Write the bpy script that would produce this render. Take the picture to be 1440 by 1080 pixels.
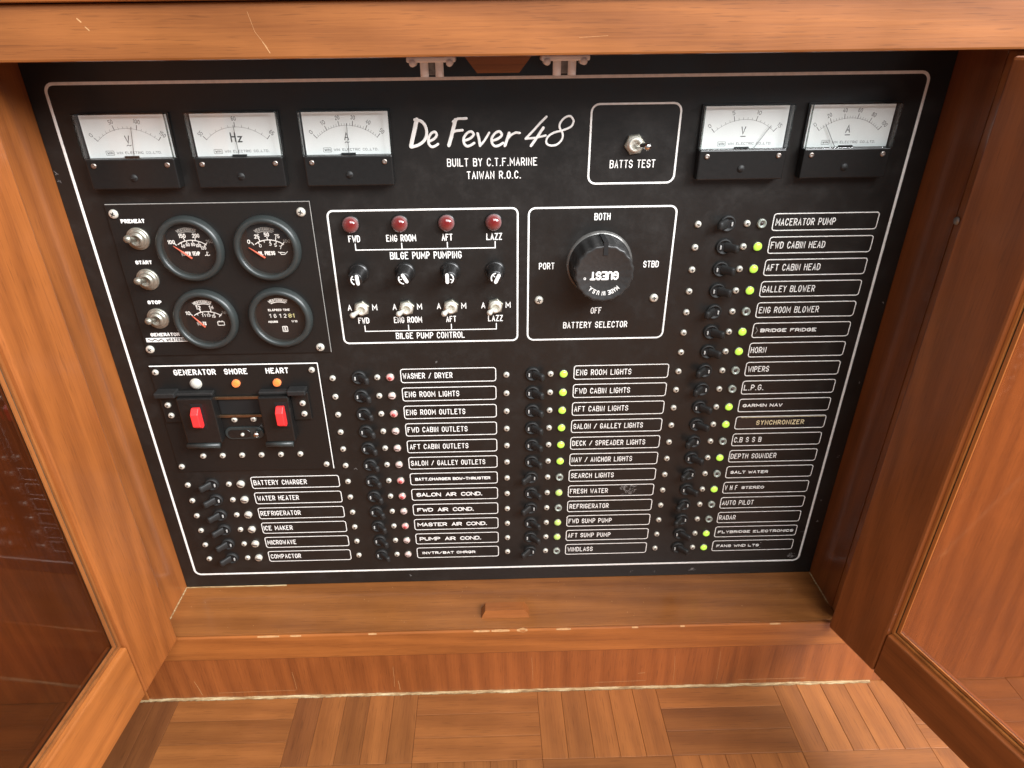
import bpy, bmesh, math, random
from mathutils import Matrix, Vector
random.seed(7)
S = bpy.context.scene
for o in list(bpy.data.objects): bpy.data.objects.remove(o)

# ------------------------------------------------------------------ camera, world, lamps
camd = bpy.data.cameras.new("camera"); cam = bpy.data.objects.new("camera", camd)
S.collection.objects.link(cam); S.camera = cam
camd.sensor_width = 36; camd.lens = 23.05; camd.shift_x = 0.0124; camd.clip_start = 0.01; camd.clip_end = 50
R = ((0.9996943867655341, -0.02209480652573791, -0.011088399076174003),
     (-0.02024524907535206, -0.47431595994052356, -0.880121866580686),
     (0.014186717709154695, 0.8800773770914601, -0.4746183175672327))
C = (0.3538614996336354, -0.5860773760966472, 0.5649558471651235)
cam.matrix_world = Matrix(((R[0][0], -R[1][0], -R[2][0], C[0]), (R[0][1], -R[1][1], -R[2][1], C[1]),
                           (R[0][2], -R[1][2], -R[2][2], C[2]), (0, 0, 0, 1)))
W = bpy.data.worlds.new("World"); S.world = W; W.use_nodes = True
W.node_tree.nodes['Background'].inputs[0].default_value = (0.84, 0.93, 1.0, 1)
W.node_tree.nodes['Background'].inputs[1].default_value = 0.30
S.view_settings.view_transform = 'Standard'; S.view_settings.look = 'None'
S.view_settings.exposure = 0.0; S.view_settings.gamma = 1.0

def lamp(name, loc, target, size, watts, col):
    d = bpy.data.lights.new(name, 'AREA'); d.shape = 'RECTANGLE'; d.size = size[0]; d.size_y = size[1]
    d.energy = watts; d.color = col
    o = bpy.data.objects.new(name, d); S.collection.objects.link(o); o.location = loc
    o.rotation_euler = (Vector(target) - Vector(loc)).to_track_quat('-Z', 'Y').to_euler()
lamp("window_lamp", (2.0, -1.15, 1.55), (0.35, 0.0, 0.2), (1.2, 1.0), 124, (0.97, 0.98, 1.0))
lamp("fill_lamp", (0.95, -1.6, 1.9), (0.35, 0.0, 0.2), (1.5, 1.1), 64, (0.95, 0.98, 1.0))  # added soft fill from the upper front, not an actual fitting in the cabin

# ------------------------------------------------------------------ materials
def newmat(name):
    m = bpy.data.materials.new(name); m.use_nodes = True
    return m, m.node_tree.nodes, m.node_tree.links, m.node_tree.nodes['Principled BSDF']
def setp(p, **k):
    for a, v in k.items():
        n = {'col': 'Base Color', 'rough': 'Roughness', 'metal': 'Metallic', 'coat': 'Coat Weight', 'coatr': 'Coat Roughness',
             'em': 'Emission Color', 'ems': 'Emission Strength', 'spec': 'Specular IOR Level', 'trans': 'Transmission Weight',
             'ior': 'IOR', 'alpha': 'Alpha', 'sss': 'Subsurface Weight'}[a]
        p.inputs[n].default_value = (*v, 1) if isinstance(v, tuple) else v
def noise(n, l, vec, scale, detail=4, rough=.5, dist=0.):
    t = n.new('ShaderNodeTexNoise'); t.inputs['Scale'].default_value = scale; t.inputs['Detail'].default_value = detail
    t.inputs['Roughness'].default_value = rough; t.inputs['Distortion'].default_value = dist
    if vec is not None: l.new(vec, t.inputs['Vector'])
    return t
def ramp(n, l, fac, stops):
    r = n.new('ShaderNodeValToRGB'); e = r.color_ramp.elements
    while len(e) < len(stops): e.new(.5)
    for i, (p, c) in enumerate(stops):
        e[i].position = p; e[i].color = (*c, 1) if isinstance(c, tuple) else (c, c, c, 1)
    l.new(fac, r.inputs[0]); return r
def mixc(n, l, a, b, fac, mode='MIX'):
    m = n.new('ShaderNodeMix'); m.data_type = 'RGBA'; m.blend_type = mode
    for s, v in ((m.inputs[0], fac), (m.inputs[6], a), (m.inputs[7], b)):
        if hasattr(v, 'is_linked'): l.new(v, s)
        elif isinstance(v, tuple): s.default_value = (*v, 1)
        else: s.default_value = v
    return m.outputs[2]
def simple(name, col, rough=.4, metal=0., bump=0., bscale=400, var=.15, **k):
    m, n, l, p = newmat(name); setp(p, rough=rough, metal=metal, **k)
    tc = n.new('ShaderNodeTexCoord')
    t = noise(n, l, tc.outputs['Object'], bscale, 3)
    r = ramp(n, l, t.outputs[0], [(.3, tuple(c * (1 - var) for c in col)), (.7, tuple(min(1, c * (1 + var)) for c in col))])
    l.new(r.outputs[0], p.inputs['Base Color'])
    if bump:
        b = n.new('ShaderNodeBump'); b.inputs['Strength'].default_value = bump; b.inputs['Distance'].default_value = .0005
        l.new(t.outputs[0], b.inputs['Height']); l.new(b.outputs[0], p.inputs['Normal'])
    return m
def wood(name, axis, dark, light, pores=.32, coat=.5, rough=.42, curl=1.0):
    """varnished teak, grain running along `axis` in the object's own space; object colour tints it"""
    m, n, l, p = newmat(name)
    tc = n.new('ShaderNodeTexCoord'); oi = n.new('ShaderNodeObjectInfo')
    add = n.new('ShaderNodeVectorMath'); add.operation = 'ADD'
    sc = n.new('ShaderNodeVectorMath'); sc.operation = 'SCALE'; sc.inputs[0].default_value = (13.1, 7.7, 9.3)
    l.new(oi.outputs['Random'], sc.inputs['Scale']); l.new(tc.outputs['Object'], add.inputs[0]); l.new(sc.outputs[0], add.inputs[1])
    def mp(along, across):
        q = n.new('ShaderNodeMapping'); v = [across] * 3; v[axis] = along; q.inputs['Scale'].default_value = v
        l.new(add.outputs[0], q.inputs['Vector']); return q.outputs[0]
    broad = noise(n, l, mp(1.2, 9), 1.0, 3, .55, .6 * curl)
    w = n.new('ShaderNodeTexWave'); w.wave_type = 'BANDS'; w.bands_direction = 'DIAGONAL'
    w.inputs['Scale'].default_value = 1.0; w.inputs['Distortion'].default_value = 9 * curl; w.inputs['Detail'].default_value = 3
    w.inputs['Detail Scale'].default_value = .55; w.inputs['Detail Roughness'].default_value = .55
    l.new(mp(2.2, 26), w.inputs['Vector'])
    fine = noise(n, l, mp(10, 520), 1.0, 5, .7, .3)
    pore = noise(n, l, mp(45, 1100), 1.0, 2, .5)
    mix1 = n.new('ShaderNodeMath'); mix1.operation = 'MULTIPLY_ADD'; mix1.inputs[1].default_value = .20
    l.new(w.outputs['Fac'], mix1.inputs[0])
    m2 = n.new('ShaderNodeMath'); m2.operation = 'MULTIPLY'; m2.inputs[1].default_value = .58
    l.new(broad.outputs[0], m2.inputs[0]); l.new(m2.outputs[0], mix1.inputs[2])
    m3 = n.new('ShaderNodeMath'); m3.operation = 'MULTIPLY_ADD'; m3.inputs[1].default_value = .62
    l.new(fine.outputs[0], m3.inputs[0]); l.new(mix1.outputs[0], m3.inputs[2])
    mid = tuple((a * .5 + b * .5) for a, b in zip(dark, light))
    cr = ramp(n, l, m3.outputs[0], [(.36, tuple(d_ * .75 + q_ * .25 for d_, q_ in zip(dark, mid))), (.62, mid), (.98, light)])
    pr = ramp(n, l, pore.outputs[0], [(.30, 0.), (.40, 1.)])
    dk = tuple(c * .45 for c in dark)
    inv = n.new('ShaderNodeMath'); inv.operation = 'MULTIPLY_ADD'; inv.inputs[1].default_value = -pores; inv.inputs[2].default_value = pores
    l.new(pr.outputs[0], inv.inputs[0])
    c1 = mixc(n, l, cr.outputs[0], dk, inv.outputs[0])
    blot = noise(n, l, tc.outputs['Object'], 7, 4, .6)
    br = ramp(n, l, blot.outputs[0], [(.3, .82), (.7, 1.12)])
    c2 = mixc(n, l, c1, br.outputs[0], 1.0, 'MULTIPLY')
    c3 = mixc(n, l, c2, oi.outputs['Color'], 1.0, 'MULTIPLY')
    l.new(c3, p.inputs['Base Color'])
    rr = ramp(n, l, blot.outputs[0], [(.3, rough - .07), (.7, rough + .1)]); l.new(rr.outputs[0], p.inputs['Roughness'])
    setp(p, coat=coat, coatr=.18, spec=.4)
    b = n.new('ShaderNodeBump'); b.inputs['Strength'].default_value = .25; b.inputs['Distance'].default_value = .0004
    l.new(m3.outputs[0], b.inputs['Height']); l.new(b.outputs[0], p.inputs['Normal'])
    return m
TD, TL = (.150, .043, .0095), (.375, .130, .030)
WX = wood('teak_grain_along_x', 0, TD, TL); WY = wood('teak_grain_along_y', 1, TD, TL); WZ = wood('teak_grain_along_z', 2, TD, TL)
FX = wood('parquet_grain_along_x', 0, (.140, .043, .0095), (.290, .102, .024), pores=.4, coat=.1, rough=.5, curl=.5)
FY = wood('parquet_grain_along_y', 1, (.140, .043, .0095), (.290, .102, .024), pores=.4, coat=.1, rough=.5, curl=.5)

def panelmat():
    m, n, l, p = newmat('black_engraved_laminate'); tc = n.new('ShaderNodeTexCoord')
    a = noise(n, l, tc.outputs['Object'], 9, 5, .6); b_ = noise(n, l, tc.outputs['Object'], 900, 2)
    r = ramp(n, l, a.outputs[0], [(.3, (.0085, .0078, .0070)), (.7, (.0125, .0112, .0100))]); dz = noise(n, l, tc.outputs['Object'], 38, 6, .75); dm = ramp(n, l, dz.outputs[0], [(.50, 0.), (.85, .5)])
    dc = mixc(n, l, r.outputs[0], (.030, .027, .024), dm.outputs[0]); l.new(dc, p.inputs['Base Color'])
    rr = ramp(n, l, dz.outputs[0], [(.3, .28), (.75, .52)]); l.new(rr.outputs[0], p.inputs['Roughness'])
    bu = n.new('ShaderNodeBump'); bu.inputs['Strength'].default_value = .12; bu.inputs['Distance'].default_value = .0002
    l.new(b_.outputs[0], bu.inputs['Height']); l.new(bu.outputs[0], p.inputs['Normal'])
    return m
M = {}
M['panel'] = panelmat()
M['plate'] = simple('black_anodised_plate', (.0085, .0078, .0070), .42, bump=.1, bscale=700)
M['white'] = simple('white_engraving', (.86, .85, .81), .6, bscale=160, var=.10)
M['tape'] = simple('black_label_tape', (.018, .016, .016), .22, bscale=60)
M['gold'] = simple('yellowed_lettering', (.72, .60, .36), .5, bscale=90)
M['dim'] = simple('faded_white_print', (.30, .29, .27), .6, bscale=200)
M['blk'] = simple('black_bakelite', (.010, .0095, .009), .30, bump=.05, bscale=300)
M['blk2'] = simple('worn_black_bakelite', (.011, .011, .0105), .60, bump=.1, bscale=300)
M['hole'] = simple('dark_slot', (.003, .003, .003), .7)
M['nickel'] = simple('nickel_plate', (.74, .72, .63), .42, .50, bscale=250, var=.12)
M['nickel_dull'] = simple('dull_nickel_plate', (.38, .37, .31), .36, .80, bscale=250, var=.2, bump=.05)
M['chrome'] = simple('chrome_plate', (.82, .81, .78), .14, 1.0)
M['brass'] = simple('tarnished_brass', (.30, .21, .13), .42, 1.0, bscale=150, var=.2)
M['dial'] = simple('white_dial_paper', (.88, .91, .90), .6, bscale=60, var=.03)
M['ink'] = simple('black_dial_print', (.05, .05, .05), .6)
M['inkgrey'] = simple('grey_dial_print', (.22, .22, .22), .6)
M['bezel'] = simple('satin_black_bezel', (.026, .031, .030), .36, bscale=60)
M['face'] = simple('black_gauge_face', (.014, .011, .010), .55, bscale=90)
M['needle'] = simple('red_orange_needle', (.68, .15, .09), .45)
M['red'] = simple('red_handle_plastic', (.86, .035, .035), .38, bscale=60, var=.05)
M['plastic'] = simple('white_nylon', (.90, .87, .84), .45, bscale=80, var=.08)
def caulkmat():
    m, n, l, p = newmat('grimy_caulk'); tc = n.new('ShaderNodeTexCoord'); setp(p, rough=.8)
    q = n.new('ShaderNodeMapping'); q.inputs['Scale'].default_value = (40, 400, 400); l.new(tc.outputs['Object'], q.inputs[0])
    t = noise(n, l, q.outputs[0], 1.0, 5, .7); r_ = ramp(n, l, t.outputs[0], [(.35, (.16, .085, .035)), (.5, (.34, .22, .10)), (.68, (.56, .46, .27))]); l.new(r_.outputs[0], p.inputs['Base Color'])
    return m
M['caulk'] = caulkmat()
M['chip'] = simple('bare_pale_wood', (.46, .245, .10), .6, bscale=300, var=.2)
M['scuff'] = simple('pale_scuff_web_shade', (.20, .19, .18), .6, bscale=300, var=.3)
M['gasket'] = simple('dark_glazing_gap', (.05, .04, .025), .7, bscale=200, var=.5)
M['steel'] = simple('steel_screw', (.45, .40, .36), .4, 1.0)
M['yellow_digit'] = simple('yellow_digit', (.62, .58, .28), .5)
def lens(name, col, ems, rough=.15, emcol=None, **k):
    m, n, l, p = newmat(name); setp(p, col=col, rough=rough, em=(emcol or col), ems=ems, coat=.6, coatr=.08, **k)
    lw = n.new('ShaderNodeLayerWeight'); lw.inputs[0].default_value = .35
    r = ramp(n, l, lw.outputs['Facing'], [(.0, col), (1., tuple(min(1, c * .6 + .22) for c in col))]); l.new(r.outputs[0], p.inputs['Base Color'])
    em = emcol or col; er = ramp(n, l, lw.outputs['Facing'], [(.0, tuple(min(1, c + .12) for c in em)), (.55, em), (1., tuple(c * .35 for c in em))]); l.new(er.outputs[0], p.inputs['Emission Color'])
    return m
M['green_on'] = lens('lit_green_lens', (.42, .80, .03), .62, emcol=(.50, 1.0, .03))
M['green_dim'] = lens('faintly_lit_green_lens', (.50, .68, .16), .22, emcol=(.50, 1.0, .05))
M['clear'] = lens('unlit_clear_lens', (.30, .34, .29), 0, .2)
M['pink'] = lens('faintly_lit_pink_lens', (.78, .34, .32), .05, emcol=(1., .25, .2))
M['pinkd'] = lens('unlit_pinkish_lens', (.62, .46, .42), 0)
M['core_dark'] = simple('dark_lamp_core', (.05, .03, .025), .4)
M['core_red'] = simple('red_lamp_core', (.45, .06, .06), .4)
M['redlens'] = lens('red_jewel_lens', (.13, .005, .004), .012, .10, emcol=(.9, .02, .01))
M['orange_on'] = lens('lit_amber_lens', (.8, .18, .01), .42, emcol=(1., .17, .008))
M['whitelens'] = lens('unlit_white_lens', (.50, .50, .44), 0, .2)
def clearmat(name, tint, ior=1.45, rough=.03, gl=1.0):
    m, n, l, p = newmat(name); n.remove(p); out = n['Material Output']
    t = n.new('ShaderNodeBsdfTransparent'); t.inputs[0].default_value = (*tint, 1)
    g = n.new('ShaderNodeBsdfGlossy'); g.inputs['Roughness'].default_value = rough; g.inputs[0].default_value = (gl, gl, gl, 1)
    lw = n.new('ShaderNodeLayerWeight'); lw.inputs[0].default_value = .5
    f = n.new('ShaderNodeMath'); f.operation = 'POWER'; f.inputs[1].default_value = 5; l.new(lw.outputs['Facing'], f.inputs[0])
    f0 = ((ior - 1) / (ior + 1)) ** 2
    f2 = n.new('ShaderNodeMath'); f2.operation = 'MULTIPLY_ADD'; f2.inputs[1].default_value = 1 - f0; f2.inputs[2].default_value = f0
    l.new(f.outputs[0], f2.inputs[0]); f = f2
    mx = n.new('ShaderNodeMixShader'); l.new(f.outputs[0], mx.inputs[0]); l.new(t.outputs[0], mx.inputs[1]); l.new(g.outputs[0], mx.inputs[2])
    l.new(mx.outputs[0], out.inputs[0]); return m
M['acrylic'] = clearmat('clear_acrylic', (.97, .975, .97))
M['acrylic_edge'] = clearmat('clear_acrylic_edge', (.58, .60, .59))
M['gaugeglass'] = clearmat('gauge_glass', (.90, .88, .86))
M['pane'] = clearmat('tinted_door_glass', (.80, .71, .66), 1.5, .035)

# ------------------------------------------------------------------ mesh building (millimetres in, metres out)
class MB:
    def __init__(s): s.v = []; s.f = []; s.sm = []
    def add(s, vs, fs, smooth=False):
        k = len(s.v); s.v += [tuple(c for c in v) for v in vs]; s.f += [tuple(i + k for i in f) for f in fs]; s.sm += [smooth] * len(fs); return s
    def box(s, x0, x1, y0, y1, z0, z1, b=0., smooth=False):
        if b <= 0:
            vs = [(x, y, z) for x in (x0, x1) for y in (y0, y1) for z in (z0, z1)]
            return s.add(vs, [(0, 1, 3, 2), (4, 6, 7, 5), (0, 4, 5, 1), (2, 3, 7, 6), (0, 2, 6, 4), (1, 5, 7, 3)])
        bm = bmesh.new(); bmesh.ops.create_cube(bm, size=1)
        for v in bm.verts:
            v.co = ((x0 + x1) / 2 + v.co.x * (x1 - x0), (y0 + y1) / 2 + v.co.y * (y1 - y0), (z0 + z1) / 2 + v.co.z * (z1 - z0))
        bmesh.ops.bevel(bm, geom=list(bm.edges), offset=b, segments=2, profile=.5, affect='EDGES')
        bm.verts.index_update(); s.add([v.co[:] for v in bm.verts], [[v.index for v in f.verts] for f in bm.faces], smooth); bm.free(); return s
    def lathe(s, prof, n=24, cx=0., cz=0., flute=None, smooth=True, rot=0.):
        """profile [(r, y)] turned about the y axis; first/last radius 0 closes it"""
        vs = []; fs = []; k = len(prof)
        for i in range(n):
            a = 2 * math.pi * (i + rot) / n
            for j, (r, y) in enumerate(prof):
                rr = r * (flute(i, j) if flute else 1)
                vs.append((cx + rr * math.cos(a), y, cz + rr * math.sin(a)))
        for i in range(n):
            i2 = (i + 1) % n
            for j in range(k - 1):
                fs.append((i * k + j, i2 * k + j, i2 * k + j + 1, i * k + j + 1))
        s.add(vs, fs, smooth)
        return s
    def prism(s, pts, y0, y1, b=0.):
        """polygon in xz, extruded y0 -> y1 (y1 is the front), optional front chamfer"""
        n = len(pts); cx = sum(p[0] for p in pts) / n; cz = sum(p[1] for p in pts) / n
        rings = [[(x, y0, z) for x, z in pts]]
        if b:
            sg = 1 if y1 > y0 else -1
            rings.append([(x, y1 - sg * b, z) for x, z in pts])
            def sh(x, z):
                d = math.hypot(x - cx, z - cz) or 1; return (x - (x - cx) / d * b, y1, z - (z - cz) / d * b)
            rings.append([sh(x, z) for x, z in pts])
        else: rings.append([(x, y1, z) for x, z in pts])
        vs = [v for r in rings for v in r]; fs = []
        for k in range(len(rings) - 1):
            for i in range(n): fs.append((k * n + i, k * n + (i + 1) % n, (k + 1) * n + (i + 1) % n, (k + 1) * n + i))
        fs.append(tuple(range((len(rings) - 1) * n, len(rings) * n))); fs.append(tuple(reversed(range(n))))
        return s.add(vs, fs)
    def tube(s, pts, rad, n=8, cap=True):
        vs = []; fs = []
        for i, p in enumerate(pts):
            p = Vector(p); a = Vector(pts[max(0, i - 1)]); b = Vector(pts[min(len(pts) - 1, i + 1)])
            d = (b - a).normalized(); u = d.cross(Vector((0, 0, 1)) if abs(d.z) < .9 else Vector((1, 0, 0))).normalized(); w = d.cross(u)
            r = rad[i] if isinstance(rad, (list, tuple)) else rad
            for k in range(n):
                t = 2 * math.pi * k / n; vs.append(tuple(p + u * (r * math.cos(t)) + w * (r * math.sin(t))))
        for i in range(len(pts) - 1):
            for k in range(n): fs.append((i * n + k, i * n + (k + 1) % n, (i + 1) * n + (k + 1) % n, (i + 1) * n + k))
        if cap: fs += [tuple(range(n)), tuple(range((len(pts) - 1) * n, len(pts) * n))]
        return s.add(vs, fs, True)
    def stroke(s, pts, w, y=0., h=.14, closed=False):
        """raised paint line lying on a plane facing -y; pts in xz"""
        P = [Vector((a, b)) for a, b in pts]
        Q = [P[0]]
        for p in P[1:]:
            if (p - Q[-1]).length > 1e-4: Q.append(p)
        if closed and (Q[0] - Q[-1]).length < 1e-4: Q.pop()
        n = len(Q)
        if n < 2: Q.append(Q[0] + Vector((.01, 0))); n = 2
        prof = [(-.5, 0), (-.38, .75), (0, 1), (.38, .75), (.5, 0)]
        rings = []
        for i, p in enumerate(Q):
            if closed: d0 = (p - Q[i - 1]).normalized(); d1 = (Q[(i + 1) % n] - p).normalized()
            else:
                d0 = (p - Q[max(0, i - 1)]); d1 = (Q[min(n - 1, i + 1)] - p)
                d0 = d0.normalized() if d0.length else d1.normalized(); d1 = d1.normalized() if d1.length else d0
            t = d0 + d1
            if t.length < .05: t = d1
            t.normalize(); nn = Vector((-t.y, t.x)); c = max(.45, abs(nn.dot(Vector((-d1.y, d1.x)))))
            k = (w / c)
            if not closed and i == 0:
                e = p - d1 * w * .42; rings.append([(e + nn * (q[0] * w * .5), q[1] * .5) for q in prof])
            rings.append([(p + nn * (q[0] * k), q[1]) for q in prof])
            if not closed and i == n - 1:
                e = p + d0 * w * .42; rings.append([(e + nn * (q[0] * w * .5), q[1] * .5) for q in prof])
        vs = [(v.x, y - h * q, v.y) for r in rings for v, q in r]; fs = []; m = len(rings)
        for i in range(m if closed else m - 1):
            j = (i + 1) % m
            for k in range(4): fs.append((i * 5 + k, i * 5 + k + 1, j * 5 + k + 1, j * 5 + k))
        return s.add(vs, fs, False)
    def mesh(s, name, mat):
        me = bpy.data.meshes.new(name); me.from_pydata([(x * .001, y * .001, z * .001) for x, y, z in s.v], [], s.f)
        for p, q in zip(me.polygons, s.sm): p.use_smooth = q
        me.materials.append(mat); me.update()
        bm = bmesh.new(); bm.from_mesh(me); bmesh.ops.recalc_face_normals(bm, faces=bm.faces); bm.to_mesh(me); bm.free()
        return me
    def build(s, name, mat, parent=None, loc=(0, 0, 0), rot=0., label=None, tone=None):
        return put(name, s.mesh(name, mat), parent, loc, rot, label, tone)
def put(name, me, parent=None, loc=(0, 0, 0), rot=0., label=None, tone=None):
    """place a mesh; loc in mm in the parent's space; rot turns it about the y axis (in the panel's plane)"""
    o = bpy.data.objects.new(name, me); S.collection.objects.link(o); o.parent = parent
    o.location = [c * .001 for c in loc]
    if rot: o.rotation_euler = (0, rot, 0)
    if label: o['label'] = label
    if tone: o.color = (*tone, 1)
    return o
def thing(name, loc, label, cat, group=None, rz=0.):
    o = bpy.data.objects.new(name, None); S.collection.objects.link(o); o.location = [c * .001 for c in loc]
    o.empty_display_size = .02; o.rotation_euler = (0, 0, rz); o['label'] = label; o['category'] = cat
    if group: o['group'] = group
    return o

# ------------------------------------------------------------------ engraving alphabet (stroke font on a 6 x 9 grid)
G = {'A': '00 37 39 60|00 39|13 53', 'B': '00 09 49 68 66 55 05|55 64 61 50 00', 'C': '67 58 49 29 18 07 02 11 20 40 51 62',
     'D': '00 09 39 58 67 62 51 30 00', 'E': '69 09 00 60|05 45', 'F': '69 09 00|05 45', 'G': '67 58 49 29 18 07 02 11 20 40 51 62 64 34',
     'H': '00 09|60 69|05 65', 'I': '00 09', 'J': '02 20 40 62 69', 'K': '00 09|69 04|25 60', 'L': '09 00 60', 'M': '00 09 43 89 80',
     'N': '00 09 60 69', 'O': '20 40 51 62 67 58 49 29 18 07 02 11 20', 'P': '00 09 49 58 67 66 55 44 04',
     'Q': '20 40 51 62 67 58 49 29 18 07 02 11 20|33 60', 'R': '00 09 49 58 67 66 55 44 04|34 60',
     'S': '67 58 49 29 18 07 06 15 54 63 62 51 40 20 11 02', 'T': '09 69|39 30', 'U': '09 02 11 20 40 51 62 69', 'V': '09 30 69',
     'W': '09 20 46 60 89', 'X': '09 60|00 69', 'Y': '09 35 69|35 30', 'Z': '09 69 00 60', 'z': '05 55 00 50',
     '0': '20 40 51 62 67 58 49 29 18 07 02 11 20', '1': '07 29 20', '2': '07 18 29 49 58 67 66 00 60',
     '3': '08 29 49 58 66 55 25|55 64 62 51 40 20 01', '4': '40 49 03 63', '5': '69 09 05 45 64 62 51 40 20 01',
     '6': '58 49 29 18 07 02 11 20 40 51 62 64 55 25 04', '7': '09 69 20', '8': '25 07 18 29 49 58 67 45 25 03 02 11 20 40 51 62 63 45',
     '9': '01 20 40 62 67 58 49 29 18 07 06 15 45 66', '/': '00 69', '.': '00 10', '-': '04 54', ',': '11 00', '~': '03 24 42 63', '|': '00 09'}
G['A'] = '00 39 60|13 53'
def text_lines(s, width, height, x0=0., z0=0., align='l', gap=3.9, space=7.0, slant=0.):
    """polylines (mm) for a string fitted into `width`; z0 is the baseline"""
    out = []; x = 0.
    for ch in s:
        if ch == ' ': x += space; continue
        gl = [[(int(p[0]), int(p[1])) for p in part.split()] for part in G[ch].split('|')]
        gw = max(p[0] for part in gl for p in part)
        for part in gl: out.append([(x + a + slant * b, b) for a, b in part])
        x += gw + gap
    tot = max(1, x - gap); k = width / tot; off = {'l': 0., 'c': -width / 2, 'r': -width}[align]
    return [[(x0 + off + a * k, z0 + b * height / 9) for a, b in part] for part in out]
def lettering(parent, s, x, zc, width, height, sw, y=0., align='c', mat=None, name='lettering', **k):
    m = MB()
    for pl in text_lines(s, width - sw, height - sw, x + (sw / 2 if align == 'l' else 0), zc - (height - sw) / 2, align, **k): m.stroke(pl, sw * 1.08, y, .16)
    return m.build(name, mat or M['white'], parent)
def smoothline(P, n=4):
    out = []
    for i in range(len(P) - 1):
        p0 = P[max(0, i - 1)]; p1 = P[i]; p2 = P[i + 1]; p3 = P[min(len(P) - 1, i + 2)]
        for j in range(n):
            t = j / n
            out.append(tuple(.5 * (2 * b + (c - a) * t + (2 * a - 5 * b + 4 * c - d) * t * t + (3 * b - a - 3 * c + d) * t ** 3) for a, b, c, d in zip(p0, p1, p2, p3)))
    return out + [P[-1]]
def rrect(x0, x1, z0, z1, r, n=5):
    pts = []
    for cx, cz, a0 in ((x1 - r, z1 - r, 0), (x0 + r, z1 - r, 90), (x0 + r, z0 + r, 180), (x1 - r, z0 + r, 270)):
        for i in range(n + 1):
            a = math.radians(a0 + 90 * i / n); pts.append((cx + r * math.cos(a), cz + r * math.sin(a)))
    return pts
def arc(cx, cz, r, a0, a1, n=16):
    return [(cx + r * math.sin(math.radians(a0 + (a1 - a0) * i / n)), cz + r * math.cos(math.radians(a0 + (a1 - a0) * i / n))) for i in range(n + 1)]

# ================================================================== FLOOR
m = MB(); m.box(-1200, 1900, -1900, 300, -160, -126)
floor = m.build('floor', FX); floor['kind'] = 'structure'
rnd = random.Random(11)
TON = {('v', -1): [.8, .85, .8, .62, .60], ('h', 0): [.95, .95, 1.0, .86, 1.02], ('v', 1): [.68, .98, .74, .98, .78],
       ('h', 2): [1.0, 1.0, .96, .94, 1.0], ('v', 3): [.95, .90, 1.06, 1.10, 1.05], ('h', 4): [.9, 1.05, 1.02, .76, .78], ('v', 5): [1.0, 1.05, 1.0, 1.1, 1.0]}
ex = {}; PB = 140.
for row in range(3):
    for c in range(-3, 9):
        x0 = -18 + c * PB; y1 = -22 - row * 138.; vert = (c + row) % 2 == 1
        for k in range(5):
            key = ('v' if vert else 'h', c)
            if row == 0 and key in TON: t = TON[key][k]
            else: t = rnd.uniform(.82, 1.08)
            g = .15 if t < .7 else 0
            tone = (t, t * (1 - .22 * g), t * (1 + .4 * g))
            gp = .1; zz = rnd.uniform(-.25, .0)
            key2 = ('v' if vert else 'h')
            if key2 not in ex:
                mb = MB()
                if vert: mb.box(gp, 28 - gp, gp - 138, -gp, -124.5 + 122, 0, .45)
                else: mb.box(gp, PB - gp, gp - 27.6, -gp, -124.5 + 122, 0, .45)
                ex[key2] = mb.mesh('parquet_strip', FY if vert else FX)
            loc = (x0 + 28 * k, y1, -122 + zz) if vert else (x0, y1 - 27.6 * k, -122 + zz)
            put('parquet_strip', ex[key2], floor, loc, tone=tone)

# ================================================================== CABINET
cab = thing('cabinet', (360, -30, -122), 'varnished teak cabinet opening framing the black electrical panel', 'cabinet')
def cpart(mb, name, mat, label=None, tone=None):
    mb.v = [(x - 360, y + 30, z + 122) for x, y, z in mb.v]
    return mb.build(name, mat, cab, label=label, tone=tone)
X0, X1, ZL, ZT, YF = -15.5, 738.5, -20.0, 549.0, -77.0
cpart(MB().box(-420, 1230, YF, 24, ZT, 584, 1.8), 'top_rail', WX, tone=(.92, .92, .95))
cpart(MB().box(-420, 1230, YF - 5, 60, 584.5, 606, 2.2), 'counter_edge', WX, tone=(1.0, 1.05, 1.0))
cpart(MB().box(X0, X1, YF + 4, 12, ZL - 16, ZL, .3), 'ledge', WX, tone=(.80, .82, .85))
cpart(MB().box(-52, 812, YF, YF + 3.8, ZL - 36, ZL, 1.4), 'ledge_nosing', WX, tone=(1.2, 1.12, 1.02))  # raised tone paints in the light falling on this front face
cpart(MB().box(-52, 812, YF + 1.2, YF + 18, -121.5, ZL - 36.2, .3), 'kick_board', WZ, tone=(.95, .78, .74))
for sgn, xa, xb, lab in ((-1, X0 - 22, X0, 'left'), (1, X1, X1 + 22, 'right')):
    cpart(MB().box(xa, xb, YF + 21, 12, ZL - 16, ZT - .3, .3), 'side_panel', WZ, tone=(1.0, .92, .88) if sgn < 0 else (.72, .62, .60))  # right panel's darker tone paints in the shadow on that side
cpart(MB().box(-420, -52.4, YF, YF + 20.6, -121.5, ZT - .4, 1.2), 'face_frame', WZ, tone=(.95, .86, .82))
cpart(MB().box(812.4, 1230, YF, YF + 20.6, -121.5, ZT - .4, 1.2), 'face_frame', WZ, tone=(.98, .92, .90))
cpart(MB().box(-52, X0, YF, YF + 20.6, ZL + .3, ZT - .4, 1.2), 'face_frame', WZ, tone=(.95, .86, .82))
cpart(MB().box(X1, 812, YF, YF + 20.6, ZL + .3, ZT - .4, 1.2), 'face_frame', WZ, tone=(.98, .92, .90))
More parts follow.
